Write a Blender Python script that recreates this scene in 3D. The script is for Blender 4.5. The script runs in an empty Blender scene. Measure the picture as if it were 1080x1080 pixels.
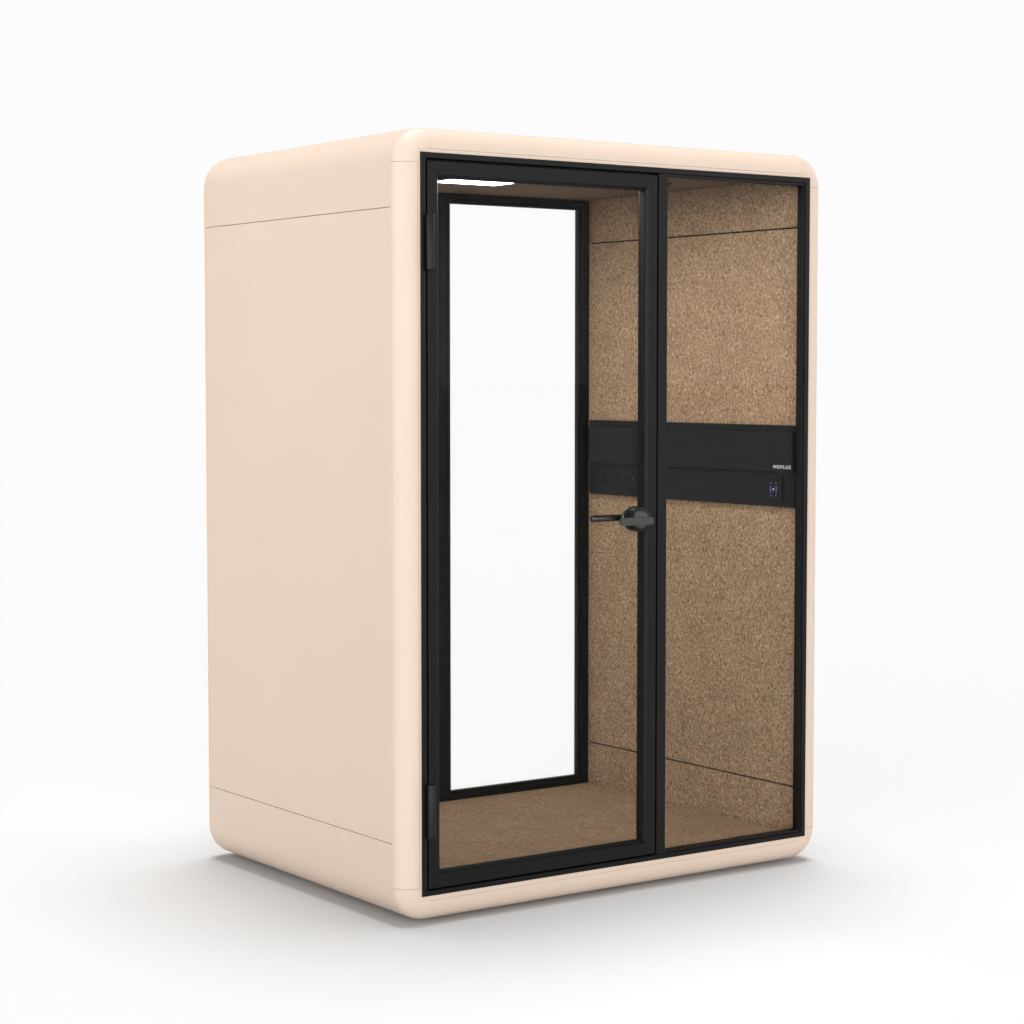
import bpy, bmesh, math, random
from mathutils import Vector
PI = math.pi
C = bpy.context.scene.collection
scene = bpy.context.scene

# ------------------------------------------------------------------ dimensions (metres)
W, H = 1.464, 2.1                 # front frame = inner opening of the pod
ML, MT, MB = 0.0685, 0.0714, 0.0758   # how far the shell stands beyond the opening
R = 0.100                         # corner radius of the shell seen from the front
RD, RY = 0.060, 0.048             # rounding of the front and back edges (inwards, in depth)
YF, D = 0.005, 1.2016             # front and back of the shell
S1, S2 = 1.9469, 0.1511           # height of the two panel seams
GROUND = -MB - 0.011

# ------------------------------------------------------------------ materials
def new_mat(name):
    m = bpy.data.materials.new(name); m.use_nodes = True
    return m, m.node_tree.nodes, m.node_tree.links, m.node_tree.nodes['Principled BSDF']

def ramp(nodes, stops, interp='LINEAR'):
    r = nodes.new('ShaderNodeValToRGB'); cr = r.color_ramp; cr.interpolation = interp
    while len(cr.elements) < len(stops): cr.elements.new(0.5)
    for e, (p, c) in zip(cr.elements, stops):
        e.position = p; e.color = (*c, 1)
    return r

def painted(name, col, rough=0.45, spec=0.35, var=0.03, bump=0.02, bscale=900):
    """paint or powder coat: slight large-scale unevenness and a fine orange-peel bump"""
    m, n, l, b = new_mat(name)
    tc = n.new('ShaderNodeTexCoord')
    nz = n.new('ShaderNodeTexNoise'); nz.inputs['Scale'].default_value = 2.2; nz.inputs['Detail'].default_value = 3
    l.new(tc.outputs['Object'], nz.inputs['Vector'])
    r = ramp(n, [(0.3, tuple(c*(1-var) for c in col)), (0.7, tuple(min(1, c*(1+var)) for c in col))])
    l.new(nz.outputs['Fac'], r.inputs['Fac']); l.new(r.outputs['Color'], b.inputs['Base Color'])
    b.inputs['Roughness'].default_value = rough; b.inputs['Specular IOR Level'].default_value = spec
    if not bump: return m
    n2 = n.new('ShaderNodeTexNoise'); n2.inputs['Scale'].default_value = bscale; n2.inputs['Detail'].default_value = 2
    l.new(tc.outputs['Object'], n2.inputs['Vector'])
    bp = n.new('ShaderNodeBump'); bp.inputs['Strength'].default_value = bump; bp.inputs['Distance'].default_value = 0.002
    l.new(n2.outputs['Fac'], bp.inputs['Height']); l.new(bp.outputs['Normal'], b.inputs['Normal'])
    return m

def felt(name, dark, mid, light, stretch=(1, 1, 1), contrast=1.0):
    """pressed fibre board: tan ground with small dark and pale flecks"""
    m, n, l, b = new_mat(name)
    tc = n.new('ShaderNodeTexCoord'); mp = n.new('ShaderNodeMapping'); mp.inputs['Scale'].default_value = stretch
    l.new(tc.outputs['Object'], mp.inputs['Vector'])
    n1 = n.new('ShaderNodeTexNoise'); n1.inputs['Scale'].default_value = 112; n1.inputs['Detail'].default_value = 6
    n1.inputs['Roughness'].default_value = 0.78; n1.inputs['Distortion'].default_value = 0.6
    l.new(mp.outputs['Vector'], n1.inputs['Vector'])
    w = 0.13/contrast
    r1 = ramp(n, [(0.5-w, dark), (0.5-0.25*w, mid), (0.5+0.35*w, mid), (0.5+1.1*w, light)])
    l.new(n1.outputs['Fac'], r1.inputs['Fac'])
    # sparse dark flecks
    n2 = n.new('ShaderNodeTexNoise'); n2.inputs['Scale'].default_value = 165; n2.inputs['Detail'].default_value = 3
    n2.inputs['Roughness'].default_value = 0.6
    l.new(mp.outputs['Vector'], n2.inputs['Vector'])
    f2 = ramp(n, [(0.31, (1, 1, 1)), (0.41, (0, 0, 0))])
    l.new(n2.outputs['Fac'], f2.inputs['Fac'])
    mx = n.new('ShaderNodeMix'); mx.data_type = 'RGBA'
    l.new(f2.outputs['Color'], mx.inputs['Factor']); l.new(r1.outputs['Color'], mx.inputs[6])
    mx.inputs[7].default_value = (*[c*0.55 for c in dark], 1)
    # larger pale fibres, sparse and irregular
    n4 = n.new('ShaderNodeTexNoise'); n4.inputs['Scale'].default_value = 88; n4.inputs['Detail'].default_value = 3
    n4.inputs['Roughness'].default_value = 0.65; n4.inputs['Distortion'].default_value = 1.4
    l.new(mp.outputs['Vector'], n4.inputs['Vector'])
    f4 = ramp(n, [(0.60, (0, 0, 0)), (0.70, (0.75, 0.75, 0.75))]); l.new(n4.outputs['Fac'], f4.inputs['Fac'])
    mx4 = n.new('ShaderNodeMix'); mx4.data_type = 'RGBA'
    l.new(f4.outputs['Color'], mx4.inputs['Factor']); l.new(mx.outputs[2], mx4.inputs[6]); mx4.inputs[7].default_value = (*light, 1)
    mx = mx4
    # broad, faint mottling
    n3 = n.new('ShaderNodeTexNoise'); n3.inputs['Scale'].default_value = 9; n3.inputs['Detail'].default_value = 4
    l.new(tc.outputs['Object'], n3.inputs['Vector'])
    r3 = ramp(n, [(0.3, (0.90, 0.90, 0.89)), (0.7, (1.06, 1.06, 1.05))]); l.new(n3.outputs['Fac'], r3.inputs['Fac'])
    mul = n.new('ShaderNodeMix'); mul.data_type = 'RGBA'; mul.blend_type = 'MULTIPLY'; mul.inputs['Factor'].default_value = 1
    l.new(mx.outputs[2], mul.inputs[6]); l.new(r3.outputs['Color'], mul.inputs[7])
    l.new(mul.outputs[2], b.inputs['Base Color'])
    b.inputs['Roughness'].default_value = 0.95; b.inputs['Specular IOR Level'].default_value = 0.1
    bp = n.new('ShaderNodeBump'); bp.inputs['Strength'].default_value = 0.35; bp.inputs['Distance'].default_value = 0.002
    l.new(n1.outputs['Fac'], bp.inputs['Height']); l.new(bp.outputs['Normal'], b.inputs['Normal'])
    return m

def plain(name, col, rough=0.5, spec=0.5, metal=0.0, emit=None, estr=0.0):
    m, n, l, b = new_mat(name)
    tc = n.new('ShaderNodeTexCoord'); nz = n.new('ShaderNodeTexNoise'); nz.inputs['Scale'].default_value = 40
    l.new(tc.outputs['Object'], nz.inputs['Vector'])
    r = ramp(n, [(0.3, tuple(c*0.94 for c in col)), (0.7, tuple(c*1.06 for c in col))])
    l.new(nz.outputs['Fac'], r.inputs['Fac']); l.new(r.outputs['Color'], b.inputs['Base Color'])
    b.inputs['Roughness'].default_value = rough; b.inputs['Specular IOR Level'].default_value = spec
    b.inputs['Metallic'].default_value = metal
    if emit:
        b.inputs['Emission Color'].default_value = (*emit, 1); b.inputs['Emission Strength'].default_value = estr
    return m

def pane_glass(name):
    m = bpy.data.materials.new(name); m.use_nodes = True
    n, l = m.node_tree.nodes, m.node_tree.links
    n.clear()
    out = n.new('ShaderNodeOutputMaterial'); mix = n.new('ShaderNodeMixShader')
    tr = n.new('ShaderNodeBsdfTransparent'); tr.inputs['Color'].default_value = (0.996, 0.998, 0.997, 1)
    gl = n.new('ShaderNodeBsdfGlossy'); gl.inputs['Roughness'].default_value = 0.01
    fr = n.new('ShaderNodeFresnel'); fr.inputs['IOR'].default_value = 1.10
    l.new(fr.outputs['Fac'], mix.inputs['Fac']); l.new(tr.outputs[0], mix.inputs[1]); l.new(gl.outputs[0], mix.inputs[2])
    l.new(mix.outputs[0], out.inputs['Surface'])
    return m

SHELL = (0.500, 0.401, 0.326)
M_shell = painted('peach_paint', SHELL, rough=0.45, spec=0.25, var=0.012)
M_shell_bounce = painted('peach_orange_bounce', (0.62, 0.36, 0.21), rough=0.5, spec=0.25, var=0.012)  # rear posts: shell peach with orange interreflection put into the colour
M_frame = painted('black_powder_coat', (0.0030, 0.0033, 0.0029), rough=0.40, spec=0.13, var=0.03, bump=0.0)
M_gasket = plain('black_rubber', (0.006, 0.006, 0.006), rough=0.75, spec=0.1)
M_cork = felt('tan_fibre_board', (0.135, 0.082, 0.043), (0.312, 0.209, 0.131), (0.53, 0.392, 0.268), contrast=1.2)
M_carpet = felt('brown_carpet', (0.20, 0.130, 0.076), (0.340, 0.232, 0.147), (0.53, 0.395, 0.27), stretch=(0.55, 1.1, 1), contrast=1.15)
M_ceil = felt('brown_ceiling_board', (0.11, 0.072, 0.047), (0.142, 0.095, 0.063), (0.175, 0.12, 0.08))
M_console = painted('charcoal_laminate', (0.0086, 0.0086, 0.0090), rough=0.55, spec=0.14, var=0.03, bump=0.0)
M_hole = plain('black_recess', (0.003, 0.003, 0.003), rough=0.8, spec=0.1)
M_white = plain('white_print', (0.85, 0.85, 0.84), rough=0.6)
M_lamp = plain('light_diffuser', (0.9, 0.9, 0.9), rough=0.6, emit=(1.0, 0.96, 0.90), estr=19.5)
M_blue = plain('blue_indicator', (0.03, 0.05, 0.2), emit=(0.22, 0.36, 1.0), estr=0.12)
M_pink = plain('pink_indicator', (0.4, 0.25, 0.5), emit=(0.85, 0.6, 1.0), estr=0.28)
M_teal = plain('teal_indicator', (0.006, 0.03, 0.027), emit=(0.05, 0.6, 0.45), estr=0.01)
M_handle = painted('dark_grey_metal', (0.005, 0.005, 0.005), rough=0.36, spec=0.14, var=0.03)
M_lever = painted('mid_grey_metal', (0.019, 0.0185, 0.018), rough=0.42, spec=0.4, var=0.03)
M_hinge = painted('satin_black_metal', (0.006, 0.006, 0.006), rough=0.34, spec=0.13, var=0.02, bump=0.0)
M_gloss = plain('glossy_black_metal', (0.008, 0.008, 0.008), rough=0.12, spec=0.8)
M_glass = pane_glass('clear_glass')
M_floor = painted('white_studio_floor', (0.5195, 0.5195, 0.5195), rough=1.0, spec=0.0, var=0.0, bump=0.0)

# ------------------------------------------------------------------ mesh helpers
def obj(name, bm, mat, parent=None, smooth=None):
    me = bpy.data.meshes.new(name); bm.to_mesh(me); bm.free()
    for mm in (mat if isinstance(mat, (list, tuple)) else [mat]): me.materials.append(mm)
    if smooth is not None:
        me.polygons.foreach_set('use_smooth', [True]*len(me.polygons))
        try: me.set_sharp_from_angle(angle=math.radians(smooth))
        except Exception: pass
    o = bpy.data.objects.new(name, me); C.objects.link(o)
    if parent: o.parent = parent
    return o

def bevel_mod(o, w, seg=2):
    b = o.modifiers.new('bevel', 'BEVEL'); b.width = w; b.segments = seg; b.limit_method = 'ANGLE'; b.angle_limit = math.radians(40); b.harden_normals = True
    return o

def box(bm, x0, x1, y0, y1, z0, z1, mi=0):
    v = [bm.verts.new((x, y, z)) for x in (x0, x1) for y in (y0, y1) for z in (z0, z1)]
    for q in ((0, 1, 3, 2), (4, 6, 7, 5), (0, 4, 5, 1), (2, 3, 7, 6), (0, 2, 6, 4), (1, 5, 7, 3)):
        f = bm.faces.new([v[i] for i in q]); f.material_index = mi
    return bm

def one_box(*a): return box(bmesh.new(), *a)

def ring(bm, x0, x1, z0, z1, widths, prof, mi=0):
    """mitred rectangular frame in the XZ plane; prof = closed loop of (a, b, y): inset = a*width + b, depth y"""
    wl, wr, wb, wt = widths
    loops = []
    for a, b, y in prof:
        l, r, bt, t = a*wl+b, a*wr+b, a*wb+b, a*wt+b
        loops.append([bm.verts.new(p) for p in ((x0+l, y, z0+bt), (x1-r, y, z0+bt), (x1-r, y, z1-t), (x0+l, y, z1-t))])
    n = len(loops)
    for i in range(n):
        A, B = loops[i], loops[(i+1) % n]
        for k in range(4):
            f = bm.faces.new((A[k], A[(k+1) % 4], B[(k+1) % 4], B[k])); f.material_index = mi
    bmesh.ops.recalc_face_normals(bm, faces=bm.faces)
    return bm

def bar_profile(y0, y1, outer=0.0012, inner=0.004):
    return [(0, 0, y0+outer), (0, outer, y0), (1, -inner, y0), (1, 0, y0+inner), (1, 0, y1), (0, 0, y1)]

def cyl(bm, c, axis, r, length, seg=40, bev=0.0, mi=0):
    """cylinder from c along axis, bevelled far rim"""
    ax = Vector(axis).normalized()
    u = ax.orthogonal().normalized(); v = ax.cross(u)
    prof = [(0, 0.0), (r-bev*0.6, 0.0), (r, bev*0.6), (r, length-bev)]
    if bev: prof += [(r-bev*0.3, length-bev*0.3), (r-bev, length)]
    prof += [(0, length)]
    rings = []
    for rr, h in prof:
        p = Vector(c)+ax*h
        if rr == 0: rings.append([bm.verts.new(p)])
        else: rings.append([bm.verts.new(p+(u*math.cos(2*PI*k/seg)+v*math.sin(2*PI*k/seg))*rr) for k in range(seg)])
    for A, B in zip(rings, rings[1:]):
        for k in range(seg):
            k2 = (k+1) % seg
            if len(A) == 1: f = bm.faces.new((A[0], B[k2], B[k]))
            elif len(B) == 1: f = bm.faces.new((A[k], A[k2], B[0]))
            else:
                if (A[k].co-B[k].co).length < 1e-9: continue
                f = bm.faces.new((A[k], A[k2], B[k2], B[k]))
            f.material_index = mi
    bmesh.ops.recalc_face_normals(bm, faces=bm.faces)
    return bm

# ------------------------------------------------------------------ the shell: a rounded box open at front and back
X0, X1, Z0, Z1 = -ML, W+ML, -MB, H+MT
NA = 18
def straight(p, q, n, k=2):
    return [(Vector(p).lerp(Vector(q), i/k), Vector(n)) for i in range(k+1)]
def arc(cx, cz, a0, a1, k=NA):
    o = []
    for i in range(k+1):
        a = math.radians(a0+(a1-a0)*i/k); n = Vector((math.cos(a), math.sin(a)))
        o.append((Vector((cx, cz))+n*R, n))
    return o
ARC = {'bl': arc(X0+R, Z0+R, 270, 180), 'tl': arc(X0+R, Z1-R, 180, 90), 'tr': arc(X1-R, Z1-R, 90, 0), 'br': arc(X1-R, Z0+R, 0, -90)}
LEFT = lambda z0, z1: straight((X0, z0), (X0, z1), (-1, 0))
RIGHT = lambda z0, z1: straight((X1, z1), (X1, z0), (1, 0))
TOP = straight((X0+R, Z1), (X1-R, Z1), (0, 1), 4)
BOT = straight((X1-R, Z0), (X0+R, Z0), (0, -1), 4)
def edge_profile(front):
    o = [(RD+0.0008, YF if front else D)]
    for i in range(NA+1):
        t = PI/2*i/NA
        d, dy = RD*(1-math.sin(t)), RY*(1-math.cos(t))
        o.append((d, YF+dy if front else D-dy))
    return o
EF, EB = edge_profile(True), edge_profile(False)
MID = [(0.0, YF+RY+0.0002), (0.0, (YF+D)/2), (0.0, D-RY-0.0002)]

def patch(name, outline, prof, mat, parent, g0=0.0, g1=0.0, thick=0.010, label=None):
    """outline swept along prof; g0 and g1 pull the two ends back to leave an open joint"""
    bm = bmesh.new()
    ol = list(outline)
    def pull(a, b, g):
        d = (b[0]-a[0]); return (a[0]+d.normalized()*g, a[1])
    if g0: ol[0] = pull(ol[0], ol[1], g0)
    if g1: ol[-1] = pull(ol[-1], ol[-2], g1)
    grid = []
    for p, n in ol:
        grid.append([bm.verts.new((p.x-n.x*d, y, p.y-n.y*d)) for d, y in prof])
    for i in range(len(grid)-1):
        for j in range(len(prof)-1):
            bm.faces.new((grid[i][j], grid[i][j+1], grid[i+1][j+1], grid[i+1][j]))
    bm.normal_update()
    # outward test on a middle face
    i, j = (len(ol)-1)//2, (len(prof)-1)//2
    bm.faces.ensure_lookup_table()
    f = bm.faces[i*(len(prof)-1)+j]
    n = ol[i][1]
    yc = (YF+D)/2
    out = Vector((n.x, 0.6*(1 if f.calc_center_median().y > yc+0.3 else -1 if f.calc_center_median().y < yc-0.3 else 0), n.y))
    if f.normal.dot(out) < 0: bmesh.ops.reverse_faces(bm, faces=bm.faces)
    o = obj(name, bm, mat, parent, smooth=180)
    s = o.modifiers.new('thickness', 'SOLIDIFY'); s.thickness = thick; s.offset = -1; s.use_even_offset = False
    e = o.modifiers.new('crisp_rims', 'EDGE_SPLIT'); e.split_angle = math.radians(35); e.use_edge_sharp = False
    if label: o['label'] = label
    return o

pod = bpy.data.objects.new('office_pod', None); C.objects.link(pod)
pod.location = (0, 0, 0)
pod['label'] = 'peach rounded soundproof office pod with black framed glass door, standing on a white floor'
pod['category'] = 'office pod'

g = 0.0009
roof_ol = LEFT(S1, Z1-R)[:-1] + ARC['tl'] + TOP[1:-1] + ARC['tr'] + RIGHT(S1, Z1-R)[1:]
base_ol = RIGHT(Z0+R, S2)[:-1] + ARC['br'] + BOT[1:-1] + ARC['bl'] + LEFT(Z0+R, S2)[1:]
patch('roof_shell', roof_ol, MID, M_shell, pod, g, g)
patch('base_shell', base_ol, MID, M_shell, pod, g, g)
patch('side_panel', LEFT(S2, S1), MID, M_shell, pod, g, g)
patch('side_panel', RIGHT(S2, S1), MID, M_shell, pod, g, g)
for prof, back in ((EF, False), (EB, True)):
    pm = M_shell_bounce if back else M_shell
    patch('corner_post', LEFT(Z0+R, Z1-R), prof, pm, pod, g, g, label='rear corner post with orange bounce light in its colour' if back else None)
    patch('corner_post', RIGHT(Z0+R, Z1-R), prof, pm, pod, g, g, label='rear corner post with orange bounce light in its colour' if back else None)
    for k in ('bl', 'tl', 'tr', 'br'):
        patch('corner_cap', ARC[k], prof, M_shell, pod)
    patch('header_rail', TOP, prof, M_shell, pod, 0.0003, 0.0003)
    patch('sill_rail', BOT, prof, M_shell, pod, 0.0003, 0.0003)
# narrow flat trim between the rounded shell and the black frame
for y0, y1, in ((YF-0.0005, 0.05), (D-0.05, D+0.0005)):
    bm = bmesh.new()
    ring(bm, -ML+RD+0.0016, W+ML-RD-0.0016, -MB+RD+0.0016, H+MT-RD-0.0016,
         (ML-RD-0.002, ML-RD-0.002, MB-RD-0.002, MT-RD-0.002), [(0, 0, y0), (1, 0, y0), (1, 0, y1), (0, 0, y1)])
    obj('opening_trim', bm, M_shell, pod)

# ------------------------------------------------------------------ front frame with mullion, door, fixed window
MX0, MX1 = 0.8510, 0.8850
fr = bmesh.new()
ring(fr, 0, W, 0, H, (0.0165, 0.0175, 0.0150, 0.0165), bar_profile(0.0, 0.036, 0.0012, 0.0015))
front = obj('front_frame', fr, M_frame, pod)
bm = one_box(MX0, MX1, 0.0004, 0.0358, 0.0152, H-0.0167)
bevel_mod(obj('mullion', bm, M_frame, pod), 0.0015)
# dark rebate behind the gap round the door
bm = bmesh.new()
ring(bm, 0.0168, MX0-0.0003, 0.0153, H-0.0168, (0.013,)*4, [(0, 0, 0.017), (1, 0, 0.017), (1, 0, 0.035), (0, 0, 0.035)])
obj('door_seal', bm, M_gasket, pod)

door = bpy.data.objects.new('door', None); C.objects.link(door); door.parent = pod
DX0, DX1, DZ0, DZ1 = 0.0218, 0.8452, 0.0200, 2.0770
bm = bmesh.new()
ring(bm, DX0, DX1, DZ0, DZ1, (0.0390, 0.0415, 0.0440, 0.0450),
     [(0, 0, 0.0015), (0, 0.0015, -0.0005), (1, -0.0075, -0.0005), (1, 0, 0.007), (1, 0, 0.040), (0, 0.0135, 0.040), (0, 0.0135, 0.0165), (0, 0, 0.0165)])
obj('door_leaf', bm, M_frame, door)
bm = one_box(DX0+0.039-0.003, DX1-0.0415+0.003, 0.030, 0.038, DZ0+0.044-0.003, DZ1-0.045+0.003)
obj('glass_pane', bm, M_glass, door)
bm = bmesh.new()
ring(bm, DX0+0.0392, DX1-0.0417, DZ0+0.0442, DZ1-0.0452, (0.0016,)*4, [(0, 0, 0.0085), (1, 0, 0.0085), (1, 0, 0.0297), (0, 0, 0.0297)])
obj('glazing_gasket', bm, M_gasket, door)
# hinges: knuckle with a small leaf
for zc in (0.2445, 1.8495):
    bm = bmesh.new()
    cyl(bm, (0.0235, -0.0095, zc-0.078), (0, 0, 1), 0.0122, 0.156, 28, 0.003)
    box(bm, 0.0235, 0.0465, -0.0065, -0.0008, zc-0.077, zc+0.077)
    o = obj('hinge', bm, M_hinge, door, smooth=40); bevel_mod(o, 0.0012)
# door handle
HX, HZ = 0.779, 1.046
bm = bmesh.new()
cyl(bm, (HX, 0.0293, HZ), (0, -1, 0), 0.0385, 0.0393, 64, 0.003)
obj('lock_rose', bm, M_handle, door, smooth=35)
bm = bmesh.new()
cyl(bm, (HX-0.008, -0.0098, HZ), (0, -1, 0), 0.0265, 0.012, 48, 0.002)
# lever blade: rounded at the hub end, chamfered at the grip end
LX0, LX1, LH = HX-0.093, HX+0.036, 0.0115
zc = HZ-0.0045
pts = [(LX0, zc-0.001), (LX0+0.008, zc+LH), (LX1-0.009, zc+LH)]
for i in range(7):
    a = PI/2-PI*i/6; pts.append((LX1-0.009+0.009*math.cos(a), zc+LH*math.sin(a)))
pts += [(LX1-0.009, zc-LH), (LX0+0.010, zc-LH)]
cl = []
for p in pts:
    if not cl or (Vector(p)-Vector(cl[-1])).length > 1e-5: cl.append(p)
A = [bm.verts.new((x, -0.027, z)) for x, z in cl]; B = [bm.verts.new((x, -0.0170, z)) for x, z in cl]
bm.faces.new(A); bm.faces.new(B[::-1])
for i in range(len(cl)):
    j = (i+1) % len(cl); bm.faces.new((A[i], B[i], B[j], A[j]))
bmesh.ops.recalc_face_normals(bm, faces=bm.faces)
o = obj('outer_lever', bm, M_lever, door, smooth=35); bevel_mod(o, 0.0012)
bm = bmesh.new()
cyl(bm, (HX, 0.0393, HZ), (0, 1, 0), 0.030, 0.012, 48, 0.002)
cyl(bm, (HX, 0.049, HZ), (0, 1, 0), 0.011, 0.036, 32, 0.002)
cyl(bm, (HX+0.019, 0.080, HZ+0.001), (-1, 0, 0), 0.0102, 0.143, 32, 0.004)
obj('inner_lever', bm, M_gloss, door, smooth=35)

win = bpy.data.objects.new('fixed_window', None); C.objects.link(win); win.parent = pod
bm = bmesh.new()
ring(bm, MX1+0.0003, W-0.0178, 0.0153, H-0.0168, (0.0030, 0.0045, 0.0075, 0.0095), bar_profile(0.0050, 0.0345, 0.0008, 0.001))
obj('glazing_bead', bm, M_frame, win)
bm = one_box(MX1+0.0017, W-0.0178-0.0029, 0.0255, 0.0335, 0.0153+0.0059, H-0.0168-0.0079)
obj('glass_pane', bm, M_glass, win)

# ------------------------------------------------------------------ back window wall
BY = 1.150
back = bpy.data.objects.new('back_window', None); C.objects.link(back); back.parent = pod
bm = bmesh.new()
ring(bm, 0, W, 0, H, (0.030, 0.030, 0.0165, 0.018), bar_profile(BY, BY+0.042, 0.0015, 0.0015))
obj('outer_frame', bm, M_frame, back)
bm = one_box(0.8150, 0.8500, BY+0.0004, BY+0.0415, 0.0168, H-0.0182)
bevel_mod(obj('mullion', bm, M_frame, back), 0.0015)
for xa, xb in ((0.0330, 0.8120), (0.8530, 1.4310)):
    bm = bmesh.new()
    ring(bm, xa, xb, 0.0190, H-0.0205, (0.0155, 0.0155, 0.0145, 0.0150), bar_profile(BY+0.004, BY+0.022, 0.0015, 0.003))
    obj('sash', bm, M_frame, back)
    bm = one_box(xa+0.0130, xb-0.0130, BY+0.011, BY+0.017, 0.0190+0.0120, H-0.0205-0.0120)
    obj('glass_pane', bm, M_glass, back)
for xa, xb in ((0.0302, 0.8148), (0.8502, 1.4338)):
    bm = bmesh.new()
    ring(bm, xa, xb, 0.0167, H-0.0182, (0.0026, 0.0026, 0.0022, 0.0022), [(0, 0, BY+0.012), (1, 0, BY+0.012), (1, 0, BY+0.02), (0, 0, BY+0.02)])
    obj('sash_seal', bm, M_gasket, back)

# ------------------------------------------------------------------ lining: fibre board walls, ceiling, carpet
YA, YB = 0.0415, BY-0.0005
gap = 0.0026
for xa, xb in ((W-0.002, W+0.010), (-0.010, 0.002)):
    for z0, z1 in ((0.0, S2-gap), (S2+gap, S1-gap), (S1+gap, H)):
        bm = one_box(xa, xb, YA, YB, z0, z1)
        bevel_mod(obj('wall_board', bm, M_cork, pod), 0.0008)
    # black backing strips seen in the open joints
    xs = xb+0.0005 if xa > 0.5 else xa-0.0035
    for zz in (S1, S2): obj('joint_backing', one_box(xs, xs+0.003, YA, YB, zz-0.02, zz+0.02), M_gasket, pod)
LX = (0.545, 0.795, 0.130, 0.787)    # ceiling lamp
VX = (0.985, 1.235, 0.408, 0.462)    # ceiling vent
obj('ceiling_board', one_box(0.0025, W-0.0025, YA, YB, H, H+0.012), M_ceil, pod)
obj('floor_carpet', one_box(0.0025, W-0.0025, YA, YB, -0.012, 0.0), M_carpet, pod)
lamp = bpy.data.objects.new('ceiling_light', None); C.objects.link(lamp); lamp.parent = pod
bm = bmesh.new()
for x0, x1, y0, y1 in ((LX[0]-0.004, LX[0], LX[2]-0.004, LX[3]+0.004), (LX[1], LX[1]+0.004, LX[2]-0.004, LX[3]+0.004), (LX[0], LX[1], LX[2]-0.004, LX[2]), (LX[0], LX[1], LX[3], LX[3]+0.004)):
    box(bm, x0, x1, y0, y1, H-0.0042, H-0.0003)
obj('light_frame', bm, M_frame, lamp)
obj('diffuser', one_box(LX[0]+0.0003, LX[1]-0.0003, LX[2]+0.0003, LX[3]-0.0003, H-0.0036, H-0.0006), M_lamp, lamp)
bm = bmesh.new()
box(bm, VX[0], VX[1], VX[2], VX[3], H-0.0030, H-0.0004)
for i in range(22):
    x = VX[0]+0.008+i*(VX[1]-VX[0]-0.016)/21
    box(bm, x-0.0022, x+0.0022, VX[2]+0.006, VX[3]-0.006, H-0.0060, H-0.0031)
obj('ceiling_vent', bm, M_hole, pod)

# ------------------------------------------------------------------ equipment panel on the right wall
def on_wall(bm, xface, thick, ya, yb, za, zb, mi=0): return box(bm, xface, xface+thick, ya, yb, za, zb, mi)
PX = 1.4470
bm = on_wall(bmesh.new(), PX, W-0.0025-PX, 0.0430, 1.128, 1.054, 1.3175)
panel = bevel_mod(obj('equipment_panel', bm, M_console, pod), 0.0015)
# shallow cover plate carrying the sockets
bm = bmesh.new()
on_wall(bm, PX-0.0022, 0.0019, 0.740, 1.099, 1.0795, 1.1445)
bevel_mod(obj('socket_plate', bm, M_console, panel), 0.0008)
def holes(name, lst, extra=()):
    bm = bmesh.new()
    for y, z, w, h in lst: on_wall(bm, PX-0.0027, 0.0008, y-w/2, y+w/2, z-h/2, z+h/2, 0)
    for y, z, w, h in extra: on_wall(bm, PX-0.0029, 0.0010, y-w/2, y+w/2, z-h/2, z+h/2, 1)
    return obj(name, bm, [M_hole, M_teal], panel)
for yc in (1.039, 0.966):
    holes('power_socket', [(yc, 1.123, 0.0085, 0.012), (yc+0.0150, 1.101, 0.011, 0.0085), (yc-0.0150, 1.101, 0.011, 0.0085)])
holes('data_port', [(0.900, 1.1155, 0.010, 0.008), (0.886, 1.1155, 0.004, 0.013)], [(0.869, 1.1165, 0.009, 0.006)])
# touch pad with lit symbols
bm = bmesh.new()
on_wall(bm, PX-0.0075, 0.0072, 0.098, 0.170, 1.071, 1.152, 0)
xf = PX-0.0080
for yc in (0.1480, 0.1240):
    for zz in (1.1300, 1.0900): on_wall(bm, xf, 0.0004, yc-0.0025, yc+0.0025, zz-0.0024, zz+0.0024, 1)
    on_wall(bm, xf, 0.0004, yc-0.0021 + (0.002 if yc > .13 else -.002), yc+0.0021 + (0.002 if yc > .13 else -.002), 1.1000, 1.1215, 1)
on_wall(bm, xf, 0.0004, 0.1360-0.003, 0.1360+0.003, 1.1105-0.003, 1.1105+0.003, 2)
obj('touch_pad', bm, [M_console, M_blue, M_pink], panel)
# fold-down table leaf
TX = 1.4340
bm = on_wall(bmesh.new(), TX, PX-0.0015-TX, 0.0440, 1.115, 1.1680, 1.2950)
table = bevel_mod(obj('fold_down_table', bm, M_console, pod), 0.001)
def lettering(word, parent, x, y0, y1, z0, z1):
    cu = bpy.data.curves.new('lettering', 'FONT'); cu.body = word; cu.size = 1; cu.extrude = 0.01; cu.offset = 0.0
    cu.space_character = 1.25
    t = bpy.data.objects.new('lettering', cu); C.objects.link(t)
    bpy.context.view_layer.update()
    dg = bpy.context.evaluated_depsgraph_get()
    me = bpy.data.meshes.new_from_object(t.evaluated_get(dg))
    bpy.data.objects.remove(t); bpy.data.curves.remove(cu)
    xs = [v.co.x for v in me.vertices]; ys = [v.co.y for v in me.vertices]
    a, b, c, d = min(xs), max(xs), min(ys), max(ys)
    for v in me.vertices:
        u = (v.co.x-a)/(b-a); w = (v.co.y-c)/(d-c); k = v.co.z
        v.co = (x-0.0003-k*0.01, y0+(y1-y0)*u, z0+(z1-z0)*w)
    me.materials.clear(); me.materials.append(M_white)
    o = bpy.data.objects.new('lettering', me); C.objects.link(o); o.parent = parent
    return o
lettering('MDPLUS', table, TX, 0.1295, 0.0485, 1.1785, 1.1895)

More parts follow.
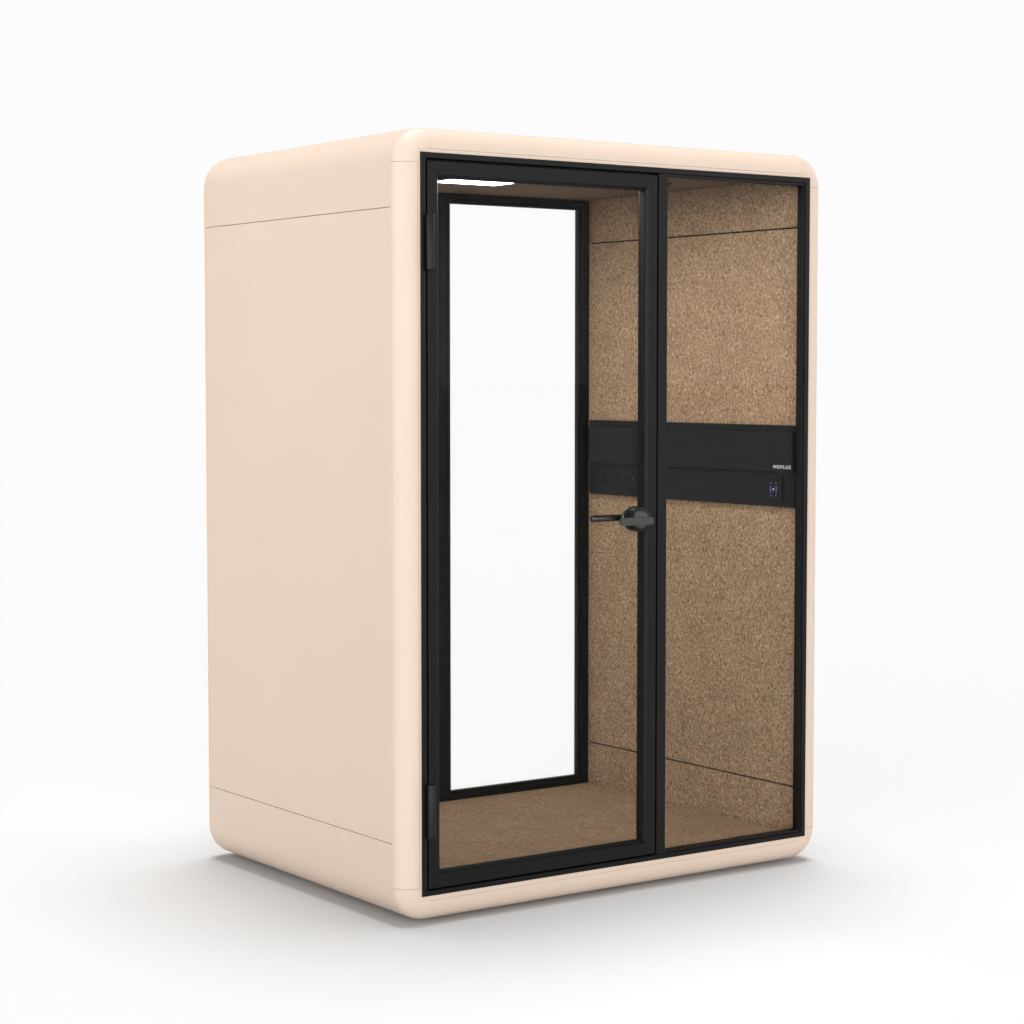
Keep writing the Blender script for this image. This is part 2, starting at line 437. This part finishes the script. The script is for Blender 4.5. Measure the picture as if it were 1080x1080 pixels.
# levelling feet under the base
for fx in (0.16, W-0.16):
    for fy in (0.20, 1.00):
        bm = cyl(bmesh.new(), (fx, fy, GROUND+0.0003), (0, 0, 1), 0.03, 0.0106, 32, 0.002)
        obj('levelling_foot', bm, M_gasket, pod, smooth=35)

# ------------------------------------------------------------------ floor
bm = bmesh.new()
S = 250
v = [bm.verts.new(p) for p in ((-S, -S, GROUND), (S, -S, GROUND), (S, S, GROUND), (-S, S, GROUND))]
bm.faces.new(v)
fl = obj('floor', bm, M_floor); fl['kind'] = 'structure'

# ------------------------------------------------------------------ light: a white studio dome, brighter overhead and towards the front
# a white band round the horizon (brightest to the front left),
# a dim zone above it and a bright soft light overhead, a little behind the pod
HORIZON, MIDDLE, OVERHEAD = 0.972, 0.40, 15.4
SECTORS = [((-0.64, -0.77, 0.05), 0.2, 0.95, 6.4), ((0.95, -0.45, 0.0), 0.52, 0.97, 1.6)]
w = bpy.data.worlds.new('World'); scene.world = w; w.use_nodes = True
n, l = w.node_tree.nodes, w.node_tree.links
bg = n['Background']
tc = n.new('ShaderNodeTexCoord')
def math_node(op, a, b=None, clamp=False):
    m = n.new('ShaderNodeMath'); m.operation = op; m.use_clamp = clamp
    for i, s in enumerate((a, b)):
        if s is None: continue
        if isinstance(s, (int, float)): m.inputs[i].default_value = s
        else: l.new(s, m.inputs[i])
    return m.outputs[0]
def lobe(direction, c0, c1):
    """smooth 0..1 patch of the dome where cos(angle to direction) runs from c0 to c1"""
    d = n.new('ShaderNodeVectorMath'); d.operation = 'DOT_PRODUCT'
    l.new(tc.outputs['Generated'], d.inputs[0]); d.inputs[1].default_value = Vector(direction).normalized()
    mr = n.new('ShaderNodeMapRange'); mr.interpolation_type = 'SMOOTHSTEP'
    mr.inputs['From Min'].default_value = c0; mr.inputs['From Max'].default_value = c1
    l.new(d.outputs['Value'], mr.inputs['Value'])
    return mr.outputs['Result']
s = HORIZON-MIDDLE
for d, c0, c1, k in SECTORS: s = math_node('ADD', s, math_node('MULTIPLY', lobe(d, c0, c1), k))
band = math_node('SUBTRACT', 1.0, lobe((0, 0, 1), 0.17, 0.45))
s = math_node('ADD', MIDDLE, math_node('MULTIPLY', band, s))
s = math_node('ADD', s, math_node('MULTIPLY', lobe((0.11, 0.10, 1), 0.93, 0.99), OVERHEAD))
bg.inputs['Color'].default_value = (1, 1, 1, 1)
l.new(s, bg.inputs['Strength'])

# one softbox high on the left, aimed at the upper part of the side wall
sb = bpy.data.lights.new('softbox', 'AREA'); sb.shape = 'RECTANGLE'; sb.size = 1.4; sb.size_y = 1.0
sb.energy = 3.6; sb.spread = math.radians(70); sb.color = (1.0, 0.985, 0.965)
so = bpy.data.objects.new('softbox', sb); C.objects.link(so)
so.location = (-3.1, 0.3, 2.9)
so.rotation_euler = (Vector((-0.07, 0.6, 1.95))-Vector(so.location)).to_track_quat('-Z', 'Y').to_euler()

# ------------------------------------------------------------------ camera
cam = bpy.data.cameras.new('camera'); co = bpy.data.objects.new('camera', cam); C.objects.link(co)
co.location = (-3.4208, -5.2702, 1.4847)
co.rotation_euler = (PI/2-0.0619, 0, -0.616)
cam.sensor_width = 36; cam.sensor_fit = 'HORIZONTAL'; cam.lens = 2363.04/1080*36
cam.clip_start = 0.05; cam.clip_end = 3000
scene.camera = co

scene.view_settings.view_transform = 'Standard'
scene.view_settings.look = 'None'
scene.view_settings.exposure = 0; scene.view_settings.gamma = 1
scene.view_settings.use_curve_mapping = False
scene.cycles.max_bounces = 14; scene.cycles.transparent_max_bounces = 16; scene.cycles.diffuse_bounces = 6
